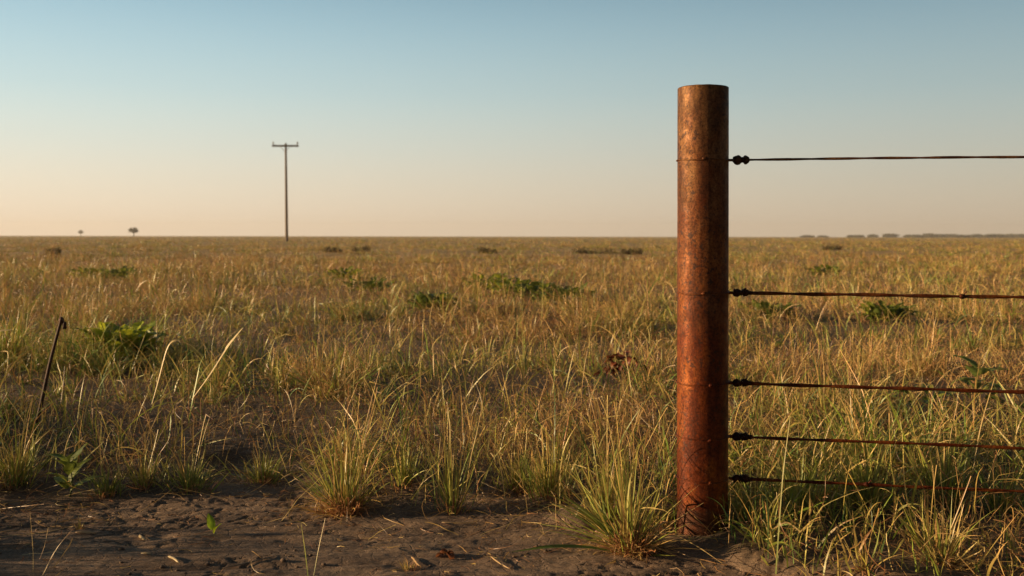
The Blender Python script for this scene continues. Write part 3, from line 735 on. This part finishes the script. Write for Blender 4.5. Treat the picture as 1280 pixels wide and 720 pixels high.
# ------------------------------------------------------------------ foreground tussocks (each a thing)
def pick(pal, n):
    c = 1.1 * pal[rng.integers(0, len(pal), n)] * rng.uniform(0.7, 1.2, (n, 1))
    return c * rng.uniform(0.93, 1.07, (n, 3))

def arcs(n, spread, L, W, lean, bend, pal0, pal1, segs=9, kinkp=0.1, curl=0.25, az=None, stem=False, twist=0.5):
    ph = U(0, 6.283, n) if az is None else rng.normal(az[0], az[1], n)
    rad = np.abs(rng.normal(0, spread, n))
    base = np.stack([np.cos(ph) * rad, np.sin(ph) * rad * 0.8, np.full(n, -0.006)], 1)
    le = np.abs(rng.normal(lean[0], lean[1], n)); be = rng.normal(bend[0], bend[1], n)
    return blades(base, ph + rng.normal(0, 0.25, n), le, be, L[0] + (L[1] - L[0]) * rng.beta(1.5, 2.4, n), U(W[0], W[1], n), pick(pal0, n), pick(pal1, n), segs,
                  np.where(U(0, 1, n) < kinkp, rng.normal(0.6, 0.8, n), 0), curl, twist, stem)

GREEN2 = GREEN * 1.15
def tussock(px, py, label, n, Lmax, green=0.6, dead=0, spread=0.02, lean=(0.35, 0.25), bend=(0.45, 0.4), W=(0.0018, 0.0042), stalks=0, name="grass_tussock", fans=(), mats=(), group="grass tussocks on the bare soil edge", r=None):
    x, y, z = at(px, py)
    t = empty(name, (x, y, z)); tag(t, label, "grass", group)
    keep_out.append((x, y, r or spread * 2.2))
    B = Batch(); ng = int(n * green)
    B.add(arcs(ng, spread, (Lmax * 0.35, Lmax), W, lean, bend, GREEN2, OLIVE * 1.1))
    if n - ng > 0: B.add(arcs(n - ng, spread, (Lmax * 0.35, Lmax), W, lean, bend, OLIVE, STRAW))
    for (a, sd, k, L, le, be) in fans:
        B.add(arcs(k, spread * 0.5, (L * 0.55, L), W, (le, 0.12), (be, 0.2), GREEN2, OLIVE, az=(a, sd)))
    B.build("blades", M_BLADE, t)
    D = Batch()
    if dead:
        D.add(shift(arcs(dead, spread * 0.9, (0.03, Lmax * 0.42), (0.0014, 0.0045), (0.4, 0.45), (1.3, 1.3), BROWN * 1.7, BROWN * 1.5 + 0.10 * STRAW[:3], 7, 0.7, 1.4), (0.006, -spread * 0.9, 0)))
        D.add(arcs(dead // 2, spread * 0.8, (0.04, Lmax * 0.5), (0.0015, 0.005), (1.1, 0.3), (0.4, 0.7), STRAW * 0.75, STRAW, 7, 0.5, 0.8))
        for (a, sd, k, L) in mats:
            D.add(arcs(k, spread * 0.8, (L * 0.4, L), (0.0016, 0.0050), (1.15, 0.25), (0.45, 0.4), STRAW * 0.8, STRAW, 9, 0.35, 0.5, az=(a, sd)))
        D.build("dead_leaves", M_BLADE, t)
    if stalks:
        S = Batch(); S.add(arcs(stalks, spread * 0.6, (Lmax * 0.9, Lmax * 1.35), (0.0014, 0.0022), (0.15, 0.15), (0.2, 0.25), OLIVE, STRAW * 1.1, 10, 0.25, 0.2, stem=True))
        S.build("stalk", M_BLADE, t)
    return t
PI = math.pi
tussock(432, 640, "large tussock with green fan at left and tangled brown dead centre", 80, 0.34, 0.55, 260, 0.026, (0.25, 0.25), (0.35, 0.4), stalks=8, fans=((PI * 0.98, 0.35, 34, 0.26, 0.75, 0.25), (-0.2, 0.5, 20, 0.20, 0.6, 0.8)), mats=((-PI * 0.5, 0.8, 45, 0.12), (PI, 0.3, 20, 0.18)))
tussock(566, 640, "slender upright green tussock between the large ones, centre of the soil edge", 60, 0.33, 0.6, 30, 0.022, (0.22, 0.2), (0.25, 0.35), stalks=7)
tussock(788, 688, "big sprawling tussock just left of the rusty post with long arching blades", 75, 0.32, 0.55, 260, 0.026, (0.55, 0.35), (0.6, 0.5), (0.0028, 0.006), stalks=14,
        fans=((PI * 0.85, 0.25, 26, 0.34, 0.75, 0.55), (PI * 0.5, 0.6, 12, 0.36, 0.25, 0.15), (PI * 1.02, 0.15, 6, 0.36, 1.15, 0.35)), mats=((-PI * 0.35, 0.35, 60, 0.17), (PI * 0.95, 0.35, 45, 0.15), (-PI * 0.7, 0.4, 25, 0.12), (0.0, 0.4, 30, 0.16)))
tussock(1178, 706, "golden tuft with long straws under the wires at bottom right", 60, 0.20, 0.30, 60, 0.020, (0.4, 0.28), (0.35, 0.4), (0.002, 0.0055), stalks=6, mats=((0.1, 0.4, 30, 0.2), (PI, 0.5, 30, 0.2), (-PI * .5, .6, 25, 0.14)))
tussock(1160, 690, "smaller tuft leaning left, just left of the golden tuft at bottom right", 34, 0.19, 0.35, 20, 0.010, (0.35, 0.2), (0.2, 0.3), (0.002, 0.004), stalks=2, fans=((PI * 0.9, 0.25, 12, 0.2, 0.5, 0.1),))
tussock(236, 612, "dense green tussock behind the bare soil, right of the leafy seedling", 150, 0.17, 0.75, 30, 0.035, (0.45, 0.3), (0.6, 0.5), stalks=4)
tussock(134, 618, "grey-green tuft beside the leafy seedling", 90, 0.13, 0.85, 20, 0.028, (0.4, 0.3), (0.6, 0.5))
tussock(180, 612, "yellowish tuft between the grey-green and the dense green one", 80, 0.15, 0.45, 24, 0.022, (0.35, 0.3), (0.5, 0.5), stalks=3)
tussock(100, 662, "tiny pale tuft of stubble on the bare soil at left", 12, 0.06, 0.1, 6, 0.004, (0.4, 0.25), (0.1, 0.2), (0.0018, 0.003), name="grass_tuft", r=0.01)
tussock(512, 712, "tiny golden tuft at the bottom edge below the large tussock", 26, 0.055, 0.2, 12, 0.006, (0.4, 0.3), (0.3, 0.4), (0.0012, 0.0024), name="grass_tuft", r=0.01)
tussock(20, 606, "tall yellow-green tussock at the left picture edge", 130, 0.25, 0.6, 30, 0.034, (0.35, 0.25), (0.5, 0.4), stalks=8)
tussock(690, 618, "bushy tussock with yellow-green upright blades behind the sprawling one", 170, 0.20, 0.6, 60, 0.040, (0.3, 0.25), (0.4, 0.5), stalks=14)
tussock(648, 610, "left one of the twin yellow-green tussocks behind the sprawling one", 120, 0.18, 0.55, 40, 0.030, (0.3, 0.25), (0.5, 0.5), stalks=8)
tussock(826, 655, "straw-coloured tuft touching the left foot of the post", 70, 0.16, 0.35, 50, 0.022, (0.45, 0.3), (0.6, 0.5), stalks=4)
tussock(760, 650, "tall thin-stalked tussock behind the sprawling one", 90, 0.30, 0.5, 20, 0.024, (0.2, 0.2), (0.3, 0.3), stalks=16)
tussock(330, 600, "low green tussock left of the one with the brown centre", 120, 0.16, 0.7, 30, 0.035, (0.4, 0.3), (0.6, 0.5), stalks=5)
tussock(505, 612, "dark green upright tuft behind the gap between the two central tussocks", 80, 0.18, 0.85, 10, 0.024, (0.25, 0.2), (0.3, 0.3))
tussock(1000, 640, "lush dark green tussock right of the post under the lowest wire", 170, 0.23, 0.9, 20, 0.04, (0.4, 0.3), (0.7, 0.5), (0.0025, 0.0055), stalks=3)
tussock(1085, 632, "wide-bladed green tussock behind the lowest wire", 150, 0.24, 0.85, 20, 0.04, (0.35, 0.25), (0.5, 0.5), (0.0028, 0.006), stalks=6)
tussock(1180, 628, "green tussock with glowing yellow blades behind the two lowest wires", 150, 0.26, 0.7, 20, 0.035, (0.3, 0.25), (0.4, 0.4), (0.0025, 0.006), stalks=6)
tussock(1255, 640, "dark tussock at the right picture edge below the fourth wire", 130, 0.22, 0.8, 30, 0.035, (0.4, 0.3), (0.6, 0.4), (0.002, 0.005), stalks=4)
tussock(935, 650, "green tussock against the right side of the post's foot", 120, 0.20, 0.8, 20, 0.03, (0.35, 0.3), (0.6, 0.5), stalks=3)
tussock(1080, 706, "sparse tuft of reddish stems at the bottom between post and golden tuft", 16, 0.15, 0.1, 22, 0.014, (0.3, 0.25), (0.2, 0.4), stalks=4)

# single hand-set stems and blades, defined by pixels and depth
def px3(px, py, Z): return np.array([(px - 640) / F * Z, Z, H - (py - HOR) / F * Z])
def spline(pts, n=16):
    P = np.array(pts); t = np.linspace(0, 1, len(P)); T = np.linspace(0, 1, n)
    out = np.stack([np.interp(T, t, P[:, k]) for k in range(3)], 1)
    for _ in range(3): out[1:-1] = (out[:-2] + 2 * out[1:-1] + out[2:]) / 4
    return out
def strip(name, pts, widths, c0, c1, label, cat, group=None, n=18, face=(-0.75, -0.6, 0.25)):
    p = spline([px3(*q_) for q_ in pts], n); o = p[0].copy(); p -= o
    T = np.gradient(p, axis=0); T /= np.linalg.norm(T, axis=1)[:, None]
    sd_ = np.cross(T, np.array(face)); sd_ /= np.linalg.norm(sd_, axis=1)[:, None]; nr = np.cross(T, sd_)
    wv = np.interp(np.linspace(0, 1, n), np.linspace(0, 1, len(widths)), widths)[:, None] * 0.5
    V = np.stack([p - sd_ * wv, p + nr * wv * 0.35, p + sd_ * wv], 1).reshape(-1, 3)
    ii = np.arange(n * 3).reshape(n, 3)
    f = np.stack([ii[:-1, :-1], ii[:-1, 1:], ii[1:, 1:], ii[1:, :-1]], -1).reshape(-1, 4)
    s_ = np.linspace(0, 1, n)[:, None, None]; c = (np.array(c0) * (1 - s_) + np.array(c1) * s_) * np.ones((n, 3, 3))
    ob = make_mesh(name, V, f, M_BLADE, None, c.reshape(-1, 3)); ob.location = o
    return tag(ob, label, cat, group)
S1 = (0.55, 0.40, 0.18)
Zs = 3.25
strip("dry_grass", [(240, 500, Zs), (262, 470, Zs), (285, 432, Zs), (304, 410, Zs)], [.003, .008, .014, .002], S1, (0.62, 0.5, 0.27), "pale wide dry blade slanting up to the right in the left grass", "grass blade")
strip("dry_grass", [(190, 506, Zs), (200, 470, Zs), (208, 436, Zs), (216, 425, Zs), (226, 427, Zs), (228, 436, Zs)], [.003, .007, .008, .007, .005, .002], S1, (0.62, 0.5, 0.27), "pale dry blade arching over like a hook in the left grass", "grass blade")
strip("dry_grass", [(-40, 520, 3.2), (-24, 440, 3.2), (-8, 415, 3.2), (16, 413, 3.2)], [.003, .007, .008, .002], S1, (0.66, 0.55, 0.3), "pale blade tip bending into the picture at the left edge", "grass blade")
GS = (0.17, 0.22, 0.05); YS = (0.33, 0.27, 0.09)
strip("grass_stalk", [(970, 722, 2.2), (974, 660, 2.2), (979, 590, 2.21), (988, 520, 2.24)], [.0038, .0036, .003, .0015], GS, YS, "tall straight green stalk crossing the lowest wires right of the post", "grass stalk")
strip("grass_stalk", [(1204, 660, 2.6), (1216, 590, 2.62), (1226, 530, 2.64), (1244, 470, 2.68)], [.003, .003, .0026, .0015], S1, S1, "long golden stalk rising across three wires at right", "grass stalk")
strip("grass_stalk", [(386, 724, 2.17), (382, 690, 2.17), (377, 655, 2.18)], [.003, .0045, .0012], GS, (0.26, 0.25, 0.06), "short green blade at the bottom edge, left of its thinner neighbour", "grass blade")
strip("grass_stalk", [(392, 724, 2.17), (398, 690, 2.18), (407, 648, 2.2)], [.002, .0022, .001], GS, S1, "thin stem at the bottom edge just right of the short green blade", "grass stalk")
strip("grass_stalk", [(42, 724, 2.17), (42, 690, 2.17), (38, 640, 2.18)], [.002, .002, .001], YS, S1, "thin upright stem at the bottom left corner", "grass stalk")
strip("grass_stalk", [(54, 720, 2.18), (66, 695, 2.18), (76, 680, 2.18), (90, 664, 2.19)], [.0024, .0026, .0022, .001], S1, (0.36, 0.19, 0.08), "reddish stem slanting right in the bottom left corner", "grass stalk")
strip("grass_stalk", [(50, 700, 2.22), (56, 685, 2.22), (61, 660, 2.22)], [.002, .0026, .001], (0.36, 0.17, 0.07), S1, "short curved reddish stem in the bottom left corner", "grass stalk")
strip("green_grass", [(775, 690, 2.33), (735, 683, 2.31), (690, 682, 2.29), (640, 690, 2.27)], [.003, .010, .011, .001], (0.11, 0.18, 0.03), (0.14, 0.20, 0.035), "wide green blade lying flat on soil, reaching left from the sprawling tussock", "grass blade", face=(0.1, -0.4, 0.9))
strip("dry_straw", [(1060, 720, 2.2), (1070, 700, 2.2), (1080, 676, 2.2), (1094, 655, 2.21)], [.005, .0055, .005, .001], S1, (0.38, 0.2, 0.1), "thick tan upright straw near the bottom right", "grass stalk")
strip("dry_straw", [(968, 660, 2.3), (984, 650, 2.3), (1010, 672, 2.28), (1062, 683, 2.26)], [.003, .004, .003, .001], S1, (0.6, 0.46, 0.24), "pale straw drooping right from the tall green stalk's foot", "grass stalk")
strip("dry_straw", [(1175, 722, 2.15), (1205, 705, 2.17), (1240, 692, 2.18), (1290, 688, 2.2)], [.003, .005, .004, .003], S1, S1, "golden straw arching to the right edge under the golden tuft", "grass stalk")
strip("dry_straw", [(820, 676, 2.33), (845, 668, 2.32), (875, 684, 2.3), (905, 705, 2.27)], [.0018, .0022, .002, .001], S1, S1, "thin straw arching over the soil in front of the post's foot", "grass stalk")
strip("dry_straw", [(800, 690, 2.32), (826, 665, 2.33), (852, 645, 2.34), (880, 628, 2.36)], [.0018, .002, .0018, .001], S1, S1, "thin straw leaning right across the foot of the post", "grass stalk")
# straw pieces lying on bare soil
def straw(px, py, ang, L, W, label, col=(0.60, 0.46, 0.26), curve=0.1):
    x, y, z = at(px, py); n = 10
    q = np.linspace(-0.5, 0.5, n); dx, dy = math.cos(ang), math.sin(ang)
    X = q * L * dx - curve * L * (q ** 2) * dy; Y = q * L * dy + curve * L * (q ** 2) * dx
    Zs_ = ground_h(x + X, y + Y) - z
    Zs_ = np.maximum(Zs_, np.linspace(Zs_[0], Zs_[-1], n)) + 0.003
    wv = W * 1.35 * (1 - (np.abs(q) * 2) ** 3 * 0.6)
    P = np.stack([X, Y, Zs_], 1); sd_ = np.array([-dy, dx, 0.0])
    V = np.stack([P - sd_ * wv[:, None] / 2, P + np.array([0, 0, 1]) * wv[:, None] * 0.35, P + sd_ * wv[:, None] / 2, P - np.array([0, 0, 1]) * 0.001], 1).reshape(-1, 3)
    ii = np.arange(n * 4).reshape(n, 4)
    f = [np.stack([ii[:-1], np.roll(ii[:-1], -1, 1), np.roll(ii[1:], -1, 1), ii[1:]], -1).reshape(-1, 4), ii[0][::-1][None], ii[-1][None]]
    ob = make_mesh("straw_piece", V, f, M_BLADE, None, np.ones((len(V), 3)) * col); ob.location = (x, y, z)
    return tag(ob, label, "straw", "pieces of straw lying on the bare soil")
straw(108, 668, 0.15, 0.050, 0.009, "short fat straw husk at the foot of the tiny pale tuft", (0.62, 0.42, 0.24))
straw(178, 675, -0.9, 0.040, 0.008, "short pale straw chip left of the green sprout")
straw(217, 700, -0.9, 0.072, 0.0065, "longest pale straw piece on the soil, below the green sprout", (0.68, 0.54, 0.32))
straw(183, 694, -0.2, 0.026, 0.006, "smallest straw chip on the soil, below the short pale one")
straw(312, 706, 0.5, 0.12, 0.004, "grey straw slanting up right at the bottom edge", (0.22, 0.18, 0.14))
straw(625, 706, -1.1, 0.10, 0.004, "thin tan straw near the bottom edge below the centre", (0.55, 0.38, 0.2))
straw(520, 703, -1.2, 0.08, 0.005, "straw leaning down right beside the tiny golden tuft", (0.5, 0.33, 0.17))
straw(575, 656, 0.1, 0.09, 0.004, "flat straw on the soil below the slender tussock", (0.5, 0.36, 0.2))
# curled dead leaf
x, y, z = at(553, 697)
t = Batch()
for k, (a, pt) in enumerate(((0.2, 0.7), (2.8, 0.2), (1.4, 0.5), (-0.8, 0.3))):
    t.add(placed(leaf_mesh(0.034, 0.020, 2.2, 0.9, (0.20, 0.075, 0.03), 300 + k), a, pt, (0.004 * k, 0, 0.004)))
o = t.build("dead_leaf", M_LEAF); o.location = (x, y, z + 0.003); tag(o, "curled brown dead leaf on the soil near the bottom centre", "leaf")

# fine litter on the bare soil: uncountable
L_ = Batch(); n = 9000
x = U(-1.7, 1.7, n); y = U(1.95, 3.3, n)
k = U(0, 1, n) < np.clip((fbm(x * 5, y * 7, 66, 3) - 0.36) * 4, 0.03, 1) * np.clip(1.15 - (edge_y(x) - y) * 1.3, 0.25, 1)
x, y = x[k], y[k]; n = len(x)
pal = np.where((U(0, 1, n) < 0.5)[:, None], pick(BROWN, n), pick(STRAW, n) * 0.8)
L_.add(blades(np.stack([x, y, ground_h(x, y) + U(0.001, 0.008, n)], 1), U(0, 6.283, n), rng.normal(1.5, 0.12, n), rng.normal(0.0, 0.5, n), rng.lognormal(-3.5, 0.6, n), U(0.0007, 0.0020, n), pal, pal, 6, rng.normal(0, 0.35, n), 1.6, 1.0, stem=True))
n = 420; x = U(-1.6, 1.6, n); y = edge_y(x) - np.abs(rng.normal(0, 0.22, n)) + 0.1
pal = pick(STRAW, n) * 0.8
L_.add(blades(np.stack([x, y, ground_h(x, y) + 0.004], 1), U(0, 6.283, n), rng.normal(1.35, 0.15, n), rng.normal(0.25, 0.4, n), U(0.06, 0.2, n), U(0.0008, 0.0018, n), pal, pal, 9, None, 1.2, 1.0, stem=True))
tag(L_.build("plant_litter", M_BLADE), "fine brown and tan plant litter scattered over the bare soil", "litter", kind='stuff')

# crumbs of earth
parts = []
n = 900; cx = U(-1.6, 1.6, n); cy = U(1.95, 3.1, n); cr = np.minimum(rng.lognormal(-6.0, 0.45, n), 0.0055)
kk = U(0, 1, n) < np.clip((fbm(cx * 4, cy * 6, 88, 3) - 0.4) * 5, 0.05, 1)
cz = ground_h(cx, cy)
for k in np.nonzero(kk)[0]:
    parts.append(lump((cx[k], cy[k], cz[k] + cr[k] * 0.3), cr[k], int(k), 5, 0.5, (1.2, 1.0, 0.75)))
v, f = join(parts); tag(make_mesh("soil_crumbs", v, f, M_CLOD), "small crumbs of dry earth on the bare soil", "soil crumbs", kind='stuff')

# ------------------------------------------------------------------ thin evening haze
hv = np.array([[x, y, z] for x in (-1600, 1600) for y in (-150, 1500) for z in (-4, 18)], float)
hf = np.array([[0, 1, 3, 2], [4, 6, 7, 5], [0, 4, 5, 1], [2, 3, 7, 6], [0, 2, 6, 4], [1, 5, 7, 3]])
hm = bpy.data.materials.new("haze"); hm.use_nodes = True; hn = hm.node_tree.nodes; hn.remove(hn["Principled BSDF"])
pv = hn.new("ShaderNodeVolumePrincipled"); pv.inputs['Color'].default_value = (0.92, 0.88, 0.84, 1); pv.inputs['Density'].default_value = HAZE; pv.inputs['Anisotropy'].default_value = 0.2
hm.node_tree.links.new(pv.outputs[0], hn["Material Output"].inputs['Volume'])
haze = make_mesh("haze", hv, hf, hm, smooth=False); tag(haze, "thin evening haze over the plain", "haze", kind='stuff')

# ------------------------------------------------------------------ the grass of the plain
keep_out.append((PX, PY, PR + 0.01))
B = Batch()
field_band(B, 1.0, 3.4, 85, 34, 1.3, 7, 1.05, margin_l=3.2, margin_r=0.8)
field_band(B, 3.4, 5.5, 75, 32, 1.3, 6, 1.0)
field_band(B, 5.5, 9, 56, 22, 1.65, 5, 0.92)
field_band(B, 9, 16, 48, 11, 2.2, 4, 0.88)
field_band(B, 16, 32, 16, 12, 3.4, 3, 0.85, 2, 2)
field_band(B, 32, 70, 7, 12, 4.5, 3, 0.8, 2, 2)
field_band(B, 70, 160, 1.8, 11, 8, 2, 0.9, 5, 5)
field_band(B, 160, 420, 0.30, 10, 19, 2, 0.85, 5, 5)
field_band(B, 420, 1100, 0.05, 9, 46, 2, 0.8, 5, 5)
wild(B, 1.9, 3.6, 1000)
wild(B, 1.95, 3.4, 1200, 1.15, 0.66, xmin=0.56, green=0.6)
wild(B, 3.6, 6, 380, 1.2)
wild(B, 6, 11, 110, 1.6, 1.1)
wild(B, 11, 22, 45, 2.8, 1.2)
thatch(B, 1.95, 4.2, 2600, 1.0, 7)
thatch(B, 4.2, 8, 650, 1.4, 6)
thatch(B, 8, 16, 170, 2.2, 5, 1.3)
thatch(B, 16, 34, 40, 4, 4, 1.8)
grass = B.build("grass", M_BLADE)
tag(grass, "mixed green and straw-coloured wild grass covering the plain to the horizon", "grass", kind='stuff')
print("grass verts", B.n)
